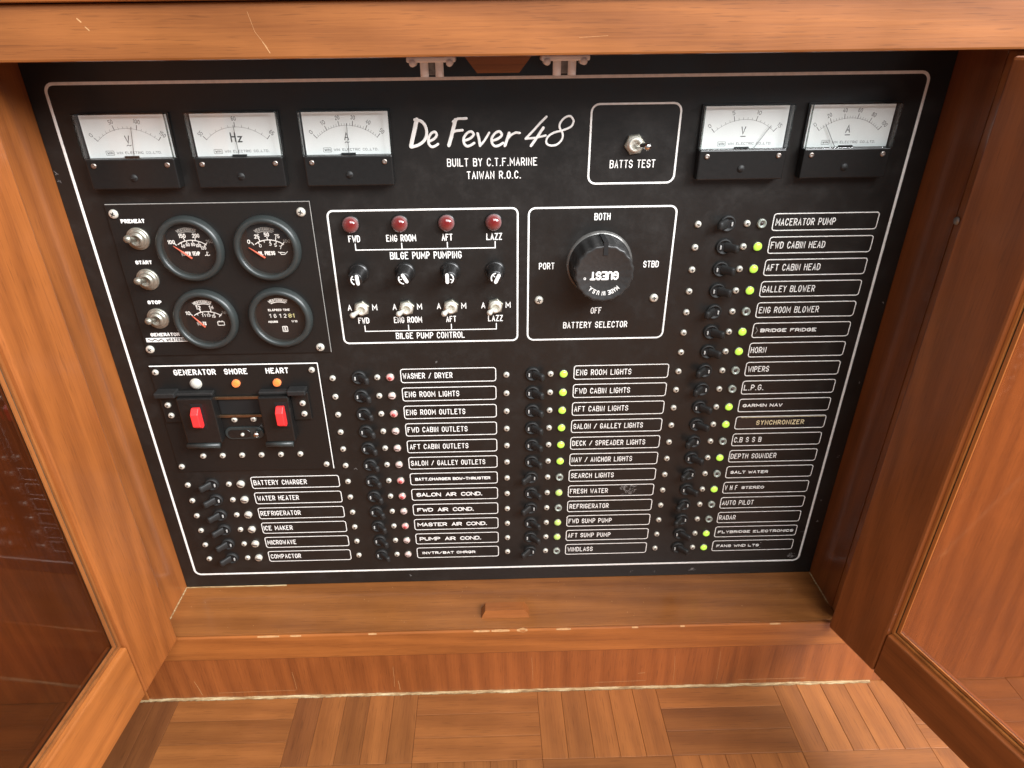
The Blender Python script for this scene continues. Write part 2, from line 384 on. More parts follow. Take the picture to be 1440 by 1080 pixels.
# wooden door stops, top and bottom
def stop(x0, x1, ya, yb, za, zb, tp):
    vs = [(x0, ya, za), (x1, ya, za), (x1, yb, za), (x0, yb, za), (x0 + tp, ya, zb), (x1 - tp, ya, zb), (x1 - tp, yb - .22 * (yb - ya), zb), (x0 + tp, yb - .22 * (yb - ya), zb)]
    return MB().add(vs, [(0, 1, 5, 4), (1, 2, 6, 5), (2, 3, 7, 6), (3, 0, 4, 7), (4, 5, 6, 7), (0, 3, 2, 1)])
cpart(stop(338.5, 393, -44, -59, ZL, ZL + 8.5, 5), 'door_stop', WX, tone=(1.0, .93, .88))
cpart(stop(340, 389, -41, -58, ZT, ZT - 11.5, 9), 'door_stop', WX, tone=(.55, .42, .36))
# white nylon door catches under the top rail
for x in (315.5, 414.0):
    mb = MB(); mb.box(x - 18, x + 18, -53, -38, ZT - 4.2, ZT - .2, 1.2)
    mb.lathe([(0, -54), (2.5, -54), (2.5, -37), (0, -37)], 12, x - 13.5, ZT - 4.6); mb.lathe([(0, -54), (2.5, -54), (2.5, -37), (0, -37)], 12, x + 13.5, ZT - 4.6)
    cpart(mb, 'door_catch', M['plastic'])
    for dx in (-5.6, 5.6):
        mb = MB(); mb.tube([(x + dx, -46, ZT - 3.6), (x + dx, -46, ZT - 14)], 3.1, 14); cpart(mb, 'catch_post', M['plastic'])
    cpart(MB().box(x - 4, x + 4, -43.5, -41, ZT - 13, ZT - 4.4, .4), 'catch_web', M['scuff'])  # grey scuff colour stands in for shadow between the posts
# yellowed caulk and crud line where kick board meets floor; worn spots on the ledge edge
def wobble(x0, x1, y, z, w, h, n, rr):
    mb = MB(); vs = []; fs = []; u = v_ = 1.
    for i in range(n + 1):
        x = x0 + (x1 - x0) * i / n; u += (rr.uniform(.55, 1.35) - u) * .3; v_ += (rr.uniform(.5, 1.3) - v_) * .3; a = w * u; b = h * v_
        vs += [(x, y, z), (x, y - a, z + .1), (x, y - a * .55, z + b * .55), (x, y - .1, z + b)]
    for i in range(n):
        for k in range(3): fs.append((i * 4 + k, i * 4 + k + 1, i * 4 + k + 5, i * 4 + k + 4))
    return mb.add(vs, fs, True)
rr = random.Random(5)
cpart(wobble(X0 - 60, X1 + 60, YF + 1.2, -122.1, 3.2, 2.0, 700, rr), 'caulk_line', M['caulk'])
cpart(wobble(X0, X0 + 120, -.4, ZL, 1.6, .9, 50, rr), 'caulk_line', M['caulk'])
def seam(xs, xe):
    mb = MB(); vs = []; fs = []
    for k in range(41):
        y = -1 - k * 1.22; w = xs + (xe - xs) * rr.uniform(.5, 1.0); h = rr.uniform(.3, .9)
        vs += [(xs, y, ZL + h), (w, y, ZL + .05)]
    for k in range(40): fs.append((2 * k, 2 * k + 1, 2 * k + 3, 2 * k + 2))
    cpart(mb.add(vs, fs), 'seam_filler', M['caulk'])
seam(X0 + .02, X0 + 1.5); seam(X1 - .02, X1 - 1.4)
def chip(x, L, t):
    n = 9; vs = []; fs = []; mb = MB()
    for i in range(n + 1):
        s_ = math.sin(math.pi * i / n) * rr.uniform(.6, 1.1)
        vs += [(x + L * i / n, YF - .12, ZL - .8 - t * s_), (x + L * i / n, YF + .6, ZL + .12), (x + L * i / n, YF + 1.2 + t * s_, ZL + .14)]
    for i in range(n):
        for k in range(2): fs.append((i * 3 + k, i * 3 + k + 1, i * 3 + k + 4, i * 3 + k + 3))
    cpart(mb.add(vs, fs), 'worn_edge', M['chip'])
for x, L, t in ((92, 24, .4), (128, 12, .3), (330, 18, .5), (350, 20, .9), (378, 12, 2.2), (422, 16, .6), (214, 9, .3), (506, 7, .3), (560, 5, .3), (660, 12, .3)): chip(x, L, t)
def hairline(pts, w, plane, name='scratch'):
    mb = MB(); mb.stroke(pts, w, 0, .05)
    if plane == 'ledge': mb.v = [(x, z, ZL + .06 - y) for x, y, z in mb.v]
    else: mb.v = [(x, plane + y, z) for x, y, z in mb.v]
    cpart(mb, name, M['chip'])
for pts, w in (([(196, 578), (199, 566), (206, 556)], .16), ([(203, 560), (207, 553)], .5), ([(82, 575), (84, 573)], .9), ([(86, 570), (88, 568)], .8), ([(420, 560), (440, 561)], .15)): hairline(pts, w, YF)
for x, z, dx, dz, w in ((6, -92, 4, -24, .5), (120, -80, 1, -30, .3), (236, -76, -1, -34, .3), (240, -100, 1, -16, .5), (395, -66, 2, -40, .25), (520, -98, 8, 1, .5), (560, -70, 3, -42, .3), (612, -64, 2, -48, .25), (470, -112, 60, 1, .4), (30, -113, 90, 1.5, .3), (640, -114, 80, 0, .4)): hairline([(x, z), (x + dx * .5 + .4, z + dz * .5), (x + dx, z + dz)], w, YF + 1.2)
# fine debris specks lying on the ledge and wear scratches
mb = MB()
for k in range(60):
    x = rr.uniform(0, 720); y = rr.uniform(-70, -4); s_ = rr.uniform(.2, .6); mb.box(x, x + s_, y, y + s_, ZL, ZL + .2)
o = cpart(mb, 'dust_specks', M['chip']); o['kind'] = 'stuff'

# ================================================================== DOORS
def door(x, y, ang, side, stile, zrail, label, tone, tone_rail):
    Wd, H, T = 372., 563., 20.
    s = -1 if side == 'L' else 1            # the thickness lies behind the inner face
    def bx(x0, x1, z0, z1, b=1.6): return MB().box(x0, x1, min(0, s * T), max(0, s * T), z0, z1, b)
    zr = zrail + 17.5
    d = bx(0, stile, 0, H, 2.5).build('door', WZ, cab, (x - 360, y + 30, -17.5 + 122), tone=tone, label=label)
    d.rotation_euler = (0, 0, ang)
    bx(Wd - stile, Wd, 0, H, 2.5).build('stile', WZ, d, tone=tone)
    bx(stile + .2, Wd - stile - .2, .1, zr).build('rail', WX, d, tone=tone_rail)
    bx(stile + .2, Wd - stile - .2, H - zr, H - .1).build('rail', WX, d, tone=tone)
    # stepped glazing bead: two lips with a dark gap between
    def ring(i0, i1, ya, yb, name, mat, tn=None):
        m = MB(); a, b = stile + i0, Wd - stile - i0; c, e = zr + i0, H - zr - i0; w = i1 - i0
        y0_, y1_ = sorted((s * ya, s * yb))
        m.box(a, a + w, y0_, y1_, c, e, .25); m.box(b - w, b, y0_, y1_, c, e, .25)
        m.box(a + w, b - w, y0_, y1_, c, c + w, .25); m.box(a + w, b - w, y0_, y1_, e - w, e, .25)
        return m.build(name, mat, d, tone=tn)
    lt = (1.6, 1.65, 1.6) if side == 'R' else (.85, .85, .9)  # right beads' pale tone paints in the light they catch
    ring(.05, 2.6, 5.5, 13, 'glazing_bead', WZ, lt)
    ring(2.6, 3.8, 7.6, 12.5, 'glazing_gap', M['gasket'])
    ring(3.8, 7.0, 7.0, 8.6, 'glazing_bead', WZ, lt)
    mg = MB(); y0_, y1_ = sorted((s * 9.2, s * 12.2)); mg.box(stile + 3.9, Wd - stile - 3.9, y0_, y1_, zr + 3.9, H - zr - 3.9)
    mg.build('glass_pane', M['pane'], d)
    # hinge screw on the hinge edge
    return d
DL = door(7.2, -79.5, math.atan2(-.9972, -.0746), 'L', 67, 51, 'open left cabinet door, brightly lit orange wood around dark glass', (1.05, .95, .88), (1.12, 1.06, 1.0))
DR = door(720.9, -85.0, math.atan2(-.9513, .3081), 'R', 61, 37, 'open right cabinet door, shaded brown wood around light tinted glass', (.80, .66, .62), (.80, .68, .62))  # same teak; darker tones paint in the shade on the inner face
mb = MB().lathe([(3.4, 0), (3.2, -.8), (1.6, -1.3), (0, -1.3)], 14)
o = put('hinge_screw', mb.mesh('hinge_screw', M['steel']), cab, (737.6 - 360, -60 + 30, 424 + 122)); o.rotation_euler = (0, 0, math.radians(-90))
o = put('hinge_screw', o.data, cab, (-15 - 360, -60 + 30, 424 + 122)); o.rotation_euler = (0, 0, math.radians(90))

# ================================================================== ELECTRICAL PANEL
P = thing('electrical_panel', (0, 0, 0), 'black marine electrical panel with meters, switches and white engraved labels', 'electrical panel')
MB().box(X0 + .2, X1 - .2, 0, 6, ZL + .3, ZT - .5, .4).build('face_plate', M['panel'], P)
HB = 531.2
MB().stroke(rrect(0, 720, 0, HB, 7), 2.4, 0, .1, closed=True).build('border_line', M['white'], P)
for a, b, c, d_, r in ((212.6, 381.6, 297.3, 426.0, 5), (391.5, 524, 297.3, 425.6, 6), (443, 518, 446, 510.4, 6.5)):
    MB().stroke(rrect(a, b, c, d_, r), 1.6, 0, .1, closed=True).build('box_line', M['white'], P)
# title script
TITLE = [(2.79, [(297.3, 500.5), (295.4, 493.9), (293.0, 486.2), (291.0, 479.2)]),
 (2.02, [(295.6, 500.3), (300.8, 499.1), (304.1, 495.2), (304.9, 489.5), (302.8, 484.2), (297.6, 480.4), (291.3, 478.7)]),
 (1.71, [(306.3, 483.0), (310.6, 484.9), (313.2, 488.0), (311.8, 490.6), (308.5, 489.2), (306.2, 485.3), (306.2, 481.0), (308.5, 478.7), (311.2, 479.2), (314.0, 480.9)]),
 (2.48, [(329.5, 499.8), (327.5, 493.4), (325.4, 486.4), (323.0, 479.6)]),
 (1.71, [(327.4, 498.4), (331.5, 500.6), (338.8, 500.8)]), (1.71, [(326.1, 489.8), (329.6, 491.2), (335.2, 491.6)]),
 (1.71, [(336.3, 483.2), (340.9, 484.8), (344.3, 487.9), (342.3, 490.4), (338.7, 489.1), (335.8, 485.1), (336.0, 481.2), (338.3, 478.8), (341.3, 479.4), (344.7, 481.3)]),
 (1.86, [(347.6, 488.9), (348.7, 484.7), (349.5, 479.0)]), (1.55, [(349.5, 479.0), (353.2, 482.9), (357.5, 489.4)]),
 (1.71, [(360.1, 482.8), (364.9, 484.5), (368.0, 487.2), (366.2, 490.1), (362.6, 489.0), (359.5, 484.8), (359.8, 480.8), (362.1, 478.5), (365.5, 479.0), (369.1, 481.0)]),
 (2.02, [(374.3, 488.9), (372.4, 483.6), (370.6, 478.7)]), (1.55, [(372.1, 483.6), (376.1, 487.4), (379.7, 489.1), (383.3, 488.7)]),
 (1.55, [(405.5, 501.3), (400.5, 496.6), (394.6, 490.4), (388.1, 484.1)]), (1.4, [(388.1, 484.1), (396.2, 484.6), (405.2, 486.4)]),
 (1.86, [(403.0, 492.7), (398.3, 485.7), (392.7, 478.3)]),
 (1.4, [(427.9, 498.7), (425.4, 501.3), (421.2, 500.5), (417.2, 496.4), (416.7, 492.5), (419.3, 487.9), (418.9, 483.0), (414.5, 478.9), (408.7, 478.4), (405.6, 481.0), (407.0, 485.3), (412.1, 488.6), (420.1, 490.5), (426.3, 493.2), (428.2, 496.8), (427.9, 498.7)])]
mb = MB()
for w, pts in TITLE: mb.stroke(smoothline(pts, 5) if len(pts) > 4 else pts, w * 1.22, 0, .2)
mb.build('title_lettering', M['white'], P, label='white brush script title reading De Fever 48')
def plain(s, xc, zc, w, h=6.6, sw=.85, y=0., parent=P, **k): return lettering(parent, s, xc, zc, w, h, sw, y, 'c', **k)
plain('BUILT BY C.T.F.MARINE', 359.5, 465.5, 77.5, 6.8)
plain('TAIWAN R.O.C.', 360.8, 454.8, 47, 6.6)
plain('BATTS TEST', 480.7, 462.2, 39.5, 6.8)
for s, x, w in (('FWD', 233.8, 10.5), ('ENG ROOM', 276.2, 27), ('AFT', 317.7, 9.8), ('LAZZ', 360.3, 14.2)):
    plain(s, x, 400.7, w, 6.3); plain(s, x, 321, w, 6.3)
plain('BILGE PUMP PUMPING', 297.4, 384.4, 65.5, 6.8); plain('BILGE PUMP CONTROL', 296.7, 304.3, 67, 6.6)
for zt, zb in ((396.1, 390.3), (315.6, 309.7)):
    mb = MB(); mb.stroke([(234.2, zt), (234.2, zb), (361.1, zb), (361.1, zt)], .95, 0, .1)
    for x in (276.2, 317.6): mb.stroke([(x, zb), (x, zt)], .95, 0, .12)
    mb.build('bracket_line', M['white'], P)
for x in (233.5, 276.1, 318.2, 360.5):
    plain('A', x - 11.6, 334.3, 3.9, 6); plain('M', x + 12.1, 334.3, 4.8, 6)
plain('BOTH', 457.6, 417.1, 14.5, 6.4); plain('PORT', 408.6, 372.0, 14.5, 6.4); plain('STBD', 505.7, 372.2, 14.5, 6.4)
plain('OFF', 457.2, 327.0, 10.5, 6.4); plain('BATTERY SELECTOR', 457.2, 312.2, 62.5, 6.6)

# ---- shared screws
def screw_mesh(r, name='screw', mat='nickel', hgt=2.2):
    mb = MB(); mb.lathe([(r, 0), (r, -.5), (r * .86, -hgt * .8), (r * .55, -hgt), (0, -hgt * 1.04)], 18)
    me = mb.mesh(name, M[mat]); return me
def cross_mesh(r, y):
    mb = MB()
    mb.box(-r * .62, r * .62, y - .12, y + .3, -r * .13, r * .13); mb.box(-r * .13, r * .13, y - .16, y + .3, -r * .62, r * .62)
    return mb.mesh('screw_slot', M['hole'])
SC = screw_mesh(3.1); SX = cross_mesh(2.3, -2.34)
SC2 = screw_mesh(4.1); SX2 = cross_mesh(3.2, -2.34)
def screw(x, z, parent=P, big=False, y=0., slot=True):
    o = put('screw', SC2 if big else SC, parent, (x, y, z), rot=rr.uniform(0, 1.5))
    if slot: put('screw_slot', SX2 if big else SX, o)
    return o

# ---- circuit breaker rows
BOSS = MB().lathe([(7.4, 0), (7.3, -2.0), (6.8, -2.7), (5.9, -2.8), (5.5, -2.0), (0, -2.0)], 28).mesh('breaker', M['blk2'])
def lever_mesh(sg):
    mb = MB(); a = math.radians(44) * sg; n = 7; vs = []; fs = []
    prof = [(2.3, 4.6, 2.0), (2.2, 4.3, 6.0), (2.1, 3.7, 8.5), (2.7, 4.0, 12.5), (2.3, 3.6, 14.2), (1.0, 2.4, 14.9)]
    for hx, hz, d in prof:
        cx = math.sin(a) * d; cy = -math.cos(a) * d
        for k in range(12):
            t = 2 * math.pi * k / 12; c, s_ = math.cos(t), math.sin(t)
            ux = hx * (abs(c) ** .6) * (1 if c > 0 else -1); uz = hz * (abs(s_) ** .6) * (1 if s_ > 0 else -1)
            vs.append((cx + ux * math.cos(a), cy + ux * math.sin(a), uz))
    for i in range(len(prof) - 1):
        for k in range(12): fs.append((i * 12 + k, i * 12 + (k + 1) % 12, (i + 1) * 12 + (k + 1) % 12, (i + 1) * 12 + k))
    fs.append(tuple(range((len(prof) - 1) * 12, len(prof) * 12)))
    return mb.add(vs, fs, True).mesh('lever', M['blk2'])
LEV = {True: lever_mesh(1), False: lever_mesh(-1)}
def slot_mesh(sg):
    mb = MB(); mb.box(-5.0, 5.0, -2.5, -1, -3.6, 3.6); return mb.mesh('slot', M['hole'])
SLOT = slot_mesh(1)
MARK = MB().box(-.7, .7, -3.6, -2.4, -1.8, 1.8, .2).mesh('rating_mark', simple('grey_white_print', (.45, .45, .43), .5))
LAMPRING = MB().lathe([(4.3, 0), (4.3, -1.2), (3.7, -1.7), (3.5, -1.2)], 20).mesh('lamp_ring', M['nickel_dull'])
def lampm(key): 
    return MB().lathe([(3.9, 0), (3.9, -1.6), (3.3, -2.8), (1.8, -3.6), (0, -3.8)], 20).mesh('pilot_lamp', M[key])
LM = {k: lampm(k) for k in ('green_on', 'green_dim', 'pink', 'pinkd')}
LM['clear'] = MB().lathe([(4.1, 0), (4.0, -2.4), (3.5, -3.0), (2.8, -2.6), (2.2, -1.6), (0, -1.4)], 18).mesh('pilot_lamp', M['clear'])
LM['silver'] = MB().lathe([(4.3, 0), (4.2, -2.2), (3.4, -3.2), (0, -3.6)], 20).mesh('pilot_lamp', M['nickel'])
CORE = MB().box(-3.0, 3.0, -4.0, -1.2, -.62, .62, .1).mesh('lamp_core', M['core_dark'])
CORER = MB().lathe([(2.0, -3.3), (1.8, -4.0), (0, -4.1)], 12).mesh('lamp_core', M['core_red'])
CORED = MB().lathe([(1.7, -1.5), (1.5, -2.1), (0, -2.2)], 12).mesh('lamp_core', M['core_dark'])
FRAME = MB().stroke(rrect(0, 95.4, -7.6, 7.6, 2.4, 3), .9, 0, .1, closed=True).mesh('label_frame', M['white'])
TAPE_S = MB().box(1.2, 93.2, -.35, 0, -6.2, 6.4, .15).mesh('label_tape', M['tape'])
ROWZ = lambda k: 24.9 + 21.33 * k
def row(xs, k, text, style, a, w, lamp_, on, extra=None):
    z = ROWZ(k); x = xs + 22.3
    nice = text.replace('.', ' ').strip()
    screw(xs, z); screw(xs + 44.6, z)
    b = put('breaker', BOSS, P, (x + 4.2, 0, z + .3)); put('slot', SLOT, b); put('lever', LEV[on], b)
    put('rating_mark', MARK, b, (-3.6 if on else 3.6, 0, 0))
    if not on and xs < 100: b['label'] = 'breaker beside the %s label, lever to the left' % nice.lower()
    lp = put('pilot_lamp', LM[lamp_], P, (xs + 57.7, 0, z), label={'green_on': 'glowing yellow green pilot lamp', 'green_dim': 'faintly glowing green pilot lamp',
             'clear': 'unlit clear pilot lamp', 'pink': 'faintly glowing pink pilot lamp', 'pinkd': 'unlit pinkish pilot lamp', 'silver': 'unlit silvery pilot lamp'}[lamp_])
    if lamp_ == 'silver': put('lamp_core', CORE, lp, rot=rr.uniform(.2, .6))
    elif lamp_ in ('pink',): put('lamp_core', CORER, lp)
    elif lamp_ == 'pinkd': put('lamp_core', CORE, lp, rot=rr.uniform(-.3, .3)).scale = (.7, 1, .9)
    elif lamp_ == 'clear': put('lamp_core', CORED, lp)
    if lamp_ not in ('silver',): put('lamp_ring', LAMPRING, lp)
    xl = xs + (69.4 if xs < 100 else 68.4)
    f = put('label_frame', FRAME, P, (xl, 0, z + .6), label='white outlined label reading ' + nice)
    if style == 'N': lettering(f, text, a, 0, w, 6.5, .78, 0, 'l')
    elif style == 'S': lettering(f, text, a, -.2, w, 5.2, .95, 0, 'l', gap=1.8)
    elif style == 'D':
        t = MB().box(a - 2.6, a + w + 2.2, -.3, 0, -3.4, 3.4, .1).build('label_tape', M['tape'], f)
        lettering(f, text, a, 0, w, 3.7, .8, -.3, 'l', gap=2.6, space=5)
    elif style == 'T':
        put('label_tape', TAPE_S, f); lettering(f, text, a, .1, w, 5.6, .85, -.35, 'l', mat=M['gold'])
        MB().stroke([(5, 6.7), (93, 6.7)], .5, -.3, .12).build('tape_edge', M['gold'], f)
    if extra: extra(f)
    return f
def stereo(f): 
    lettering(f, 'STEREO', 20.3, 0, 25.3, 3.7, .8, -.3, 'l', gap=2.6); MB().box(18.5, 47, -.3, 0, -3.4, 3.4, .1).build('label_tape', M['tape'], f)
def garbage(f):
    mb = MB(); r2 = random.Random(3)
    for i in range(46):
        x = 59 + r2.uniform(0, 15); z = r2.uniform(-6, 6); mb.stroke([(x, z), (x + r2.uniform(-2.5, 3), z + r2.uniform(.3, 2.4))], r2.uniform(.3, .8), 0, .05)
    mb.build('scuff', M['scuff'], f)
def bar(f): lettering(f, '|', 56.6, 0, 1, 8, .5, -.1, 'l')
def arrow(f): MB().stroke([(2.6, -3.4), (4.6, 0), (2.6, 3.4)], .5, -.1, .1).build('tape_corner', M['dim'], f)
D = [('MACERATOR PUMP', 'N', 2.4, 54.6, 0), ('FWD CABIN HEAD', 'N', 1.7, 50.5, 1), ('AFT CABIN HEAD', 'N', 1.8, 50.7, 1), ('GALLEY BLOWER', 'N', 1.7, 50.3, 1),
     ('ENG ROOM BLOWER', 'N', 2.3, 58.3, 0), ('BRIDGE FRIDGE', 'D', 7.3, 55.2, 1), ('HORN', 'N', 1.6, 15.6, 1), ('WIPERS', 'N', 2.5, 21.4, 0),
     ('L.P.G.', 'N', 1.9, 20.4, 0), ('GARMIN NAV', 'D', 4.2, 41.5, 1), ('SYNCHRONIZER', 'T', 22, 51, 1), ('C.B S S B', 'N', 1.9, 29.5, 0),
     ('DEPTH SOUNDER', 'N', 1.6, 50, 1), ('SALT WATER', 'D', 4.6, 41.8, 0), ('V H F', 'N', 1.7, 14.4, 1), ('AUTO PILOT', 'N', 1.9, 36, 0),
     ('RADAR', 'N', 1.6, 19.2, 0), ('FLYBRIDGE ELECTRONICS', 'D', 3.2, 88.5, 1), ('FANS WND LTS', 'D', 4.6, 50.5, 1)]
EX = {'V H F': stereo, 'FANS WND LTS': bar, 'BRIDGE FRIDGE': arrow}
for i, (t, st, a, w, on) in enumerate(D): row(544.6, 18 - i, t, st, a, w, 'green_on' if on else 'clear', bool(on), EX.get(t))
Cc = [('ENG ROOM LIGHTS', 2, 56, 2), ('FWD CABIN LIGHTS', 1.8, 56.7, 2), ('AFT CABIN LIGHTS', 1.9, 56.4, 2), ('SALON / GALLEY LIGHTS', 2, 73.7, 2),
      ('DECK / SPREADER LIGHTS', 1.8, 78.3, 2), ('NAV / ANCHOR LIGHTS', 2, 65.8, 2), ('SEARCH LIGHTS', 2.1, 47.3, 0), ('FRESH WATER', 1.8, 42.5, 1),
      ('REFRIGERATOR', 2.2, 44.4, 0), ('FWD SUMP PUMP', 2, 49.6, 1), ('AFT SUMP PUMP', 2, 49.6, 1), ('WINDLASS', 2.4, 29.7, 0)]
for i, (t, a, w, on) in enumerate(Cc):
    row(370.5, 11 - i, t, 'N', a, w, ('clear', 'green_dim', 'green_on')[on], on > 0, garbage if t == 'FRESH WATER' else None)
Bb = [('WASHER / DRYER', 'N', 1.8, 50, 1), ('ENG ROOM LIGHTS', 'N', 2.3, 55.5, 0), ('ENG ROOM OUTLETS', 'N', 1.8, 61.4, 1), ('FWD CABIN OUTLETS', 'N', 1.8, 63, 0),
      ('AFT CABIN OUTLETS', 'N', 2.5, 62.5, 0), ('SALON / GALLEY OUTLETS', 'N', 2.1, 80.5, 0), ('BATT.CHARGER BOW-THRUSTER', 'D', 5.2, 82.5, 1),
      ('SALON AIR COND.', 'S', 5.1, 73.2, 1), ('FWD AIR COND.', 'S', 4.5, 63.8, 0), ('MASTER AIR COND.', 'S', 3.2, 79.5, 1),
      ('PUMP AIR COND.', 'S', 4.3, 71.3, 0), ('INVTR/BAT CHRGR', 'D', 6.2, 62, 0)]
for i, (t, st, a, w, pk) in enumerate(Bb): row(196.0, 11 - i, t, st, a, w, 'pink' if pk else 'pinkd', True)
Aa = [('BATTERY CHARGER', 2, 58), ('WATER HEATER', 2.3, 45.8), ('REFRIGERATOR', 1.8, 44.9), ('ICE MAKER', 1.7, 32.6), ('MICROWAVE', 2, 33), ('COMPACTOR', 2.2, 35.1)]
for i, (t, a, w) in enumerate(Aa): row(21.5, 5 - i, t, 'N', a, w, 'silver', False)
for x, z in ((402, 338.8), (511.6, 338.9)): screw(x, z, big=True)

# ---- rectangular panel meters
METER = MB().box(-37, 37, -10, 0, -29.8, -5.2, 1.0).box(-37, 37, -2.2, 0, -5.1, 29.8)
METER_M = METER.mesh('meter', M['blk'])
DIALM = MB().box(-35.4, 35.4, -3.4, -2.25, -5.0, 28.6).mesh('dial', M['dial'])
def cover_mesh():
    m = MB(); m.box(-37, 37, -10.4, -9.4, -5.1, 29.8, .4); m.box(-37, -36.2, -9.4, -2.3, -5.1, 29.8); m.box(36.2, 37, -9.4, -2.3, -5.1, 29.8); m.box(-36.1, 36.1, -9.4, -2.3, 29, 29.8)
    return m.mesh('clear_cover', M['acrylic'])
COVER = cover_mesh()
def edge_mesh():
    m = MB(); y0, y1 = -10.6, -9.3
    m.box(-37.3, -36.5, y0, y1, -5.1, 30.2); m.box(36.5, 37.3, y0, y1, -5.1, 30.2); m.box(-36.5, 36.5, y0, y1, 29.5, 30.2)
    return m.mesh('cover_edge', M['acrylic_edge'])
EDGE = edge_mesh()
TAB = MB().box(-6, 6, -4.6, -3.4, -5.0, -3.6, .1).mesh('pivot_tab', M['blk'])
MSC = MB().lathe([(2.2, -10), (2.1, -10.9), (1.2, -11.1), (0, -10.6)], 14).mesh('meter_screw', M['steel'])
ADJ = MB().lathe([(3.1, -10), (2.9, -10.8), (0, -10.9)], 16).box(-2.4, 2.4, -11.3, -10.8, -.4, .4).mesh('zero_adjuster', M['blk2'])
def meter(xc, nums, unit, sub, val, label, minor=5):
    mt = put('meter', METER_M, P, (xc, 0, 479.2), label=label)
    put('dial', DIALM, mt); put('clear_cover', COVER, mt); put('cover_edge', EDGE, mt); put('pivot_tab', TAB, mt)
    put('meter_screw', MSC, mt, (-30.5, 0, -10.2)); put('meter_screw', MSC, mt, (30.5, 0, -10.2)); put('zero_adjuster', ADJ, mt, (0, 0, -20.5))
    y = -3.4; R_ = 37.6; cz = -19.6; A = 42
    g = MB(); k = MB(); n = len(nums) - 1
    g.stroke(arc(0, cz, R_, -A, A, 24), .25, y, .05)
    for i in range(n * minor + 1):
        a = math.radians(-A + 2 * A * i / (n * minor)); big = i % minor == 0
        (k if big else g).stroke([((R_ - .2) * math.sin(a), cz + (R_ - .2) * math.cos(a)), ((R_ + (3.6 if big else 1.6)) * math.sin(a), cz + (R_ + (3.6 if big else 1.6)) * math.cos(a))], .5 if big else .3, y, .05)
    for i, s in enumerate(nums):
        a = -A + 2 * A * i / n; ar = math.radians(a); rr_ = R_ + 5.0
        for pl in text_lines(s, 1.55 * len(s) + .2, 2.9, 0, 0, 'c'):
            k.stroke([((rr_ + z_) * math.sin(ar) + x_ * math.cos(ar), cz + (rr_ + z_) * math.cos(ar) - x_ * math.sin(ar)) for x_, z_ in pl], .38, y, .05)
    for pl in text_lines(unit, 3.2 * len(unit) if unit != 'Hz' else 8.6, 5.6 if unit != 'Hz' else 7, -.5, 6.6 if unit != 'Hz' else 6.4, 'c'): k.stroke(pl, .75 if unit != 'Hz' else 1.1, y, .06)
    if sub == '-': k.stroke([(-2.1, 4.6), (1.9, 4.6)], .7, y, .06)
    if sub == '~': k.stroke([(-2.2, 4.3), (-1.1, 5.1), (.3, 4.3), (1.6, 5.0)], .5, y, .06)
    for pl in text_lines('WIN ELECTRIC CO.,LTD.', 37, 1.7, -12, -2.0, 'l', gap=3, space=7): g.stroke(pl, .36, y, .05)
    g.stroke(rrect(-21, -14.2, -2.9, .5, .6, 2), .4, y, .05, closed=True)
    for pl in text_lines('WIN', 4.6, 1.4, -17.6, -1.9, 'c'): k.stroke(pl, .45, y, .05)
    g.build('scale_ticks', M['inkgrey'], mt); k.build('lettering', M['ink'], mt)
    a = math.radians(-A + 2 * A * val); nb = MB()
    z0 = -4.6; r0 = (z0 - cz) / math.cos(a)
    nb.stroke([(r0 * math.sin(a), z0), ((R_ + 1.6) * math.sin(a), cz + (R_ + 1.6) * math.cos(a))], .42, -5.2, .2)
    nb.build('needle', M['ink'], mt)
meter(57.2, ['0', '50', '100', '150'], 'V', '~', .60, 'leftmost rectangular voltmeter with white dial, needle just past 100')
meter(147.2, ['55', '60', '65'], 'Hz', '', .49, 'rectangular frequency meter marked Hz with needle upright at 60', 5)
meter(238.6, ['0', '10', '20', '30', '40', '50'], 'A', '~', .52, 'rectangular ammeter scaled to 50 left of the script title')
meter(572.0, ['0', '5', '10', '15'], 'V', '-', .90, 'rectangular voltmeter scaled to 15, needle far right')
meter(661.0, ['0', '20', '40', '60', '80', '100'], 'A', '-', .11, 'rightmost rectangular ammeter scaled to 100, needle far left')

# ---- batts test toggle, bilge toggles, generator toggles
def hexpts(r, a0=0): return [(r * math.cos(math.radians(60 * i + a0)), r * math.sin(math.radians(60 * i + a0))) for i in range(6)]
HEX = MB().prism(hexpts(7.7, 12), 0, -3.0, .5).mesh('toggle_switch', M['nickel_dull'])
BUSH = MB().lathe([(5.9, -3), (5.9, -3.3), (5.2, -3.4), (5.0, -6.2), (4.3, -6.6), (3.2, -6.2), (2.6, -4.8), (0, -4.6)], 22).mesh('bushing', M['nickel'])
WASH = MB().lathe([(10.2, 0), (10.1, -1.4), (9.2, -1.9), (8.6, -1.6), (8.2, -3.4), (6.8, -4.0), (6.2, -3.6), (5.6, -6.2), (4.6, -6.6), (3.6, -6.0), (3.0, -4.6), (0, -4.4)], 30).mesh('toggle_switch', M['nickel_dull'])
def toggle(x, z, tx, tz, L, parent, kind, label, y=0., mat='nickel', rb=2.8):
    t = put('toggle_switch', HEX if kind == 'hex' else WASH, parent, (x, y, z), rot=rr.uniform(-.2, .2) if kind == 'hex' else 0, label=label)
    if kind == 'hex': put('bushing', BUSH, t)
    pts = []; rad = []
    for s_, r in ((.15, 1.8), (.55, 2.1), (.78, rb * .8), (.88, rb), (.97, rb * .85), (1.03, rb * .35)): pts.append((tx * s_, -4 - (L - 4) * s_, tz * s_)); rad.append(r)
    MB().tube(pts, rad, 14).build('lever', M[mat], t)
    return t
BT = toggle(480.8, 478.5, 7.6, .8, 19, P, 'hex', 'batts test toggle switch with chrome lever leaning right', mat='chrome', rb=2.8); BT.scale = (1.15, 1, 1.15)
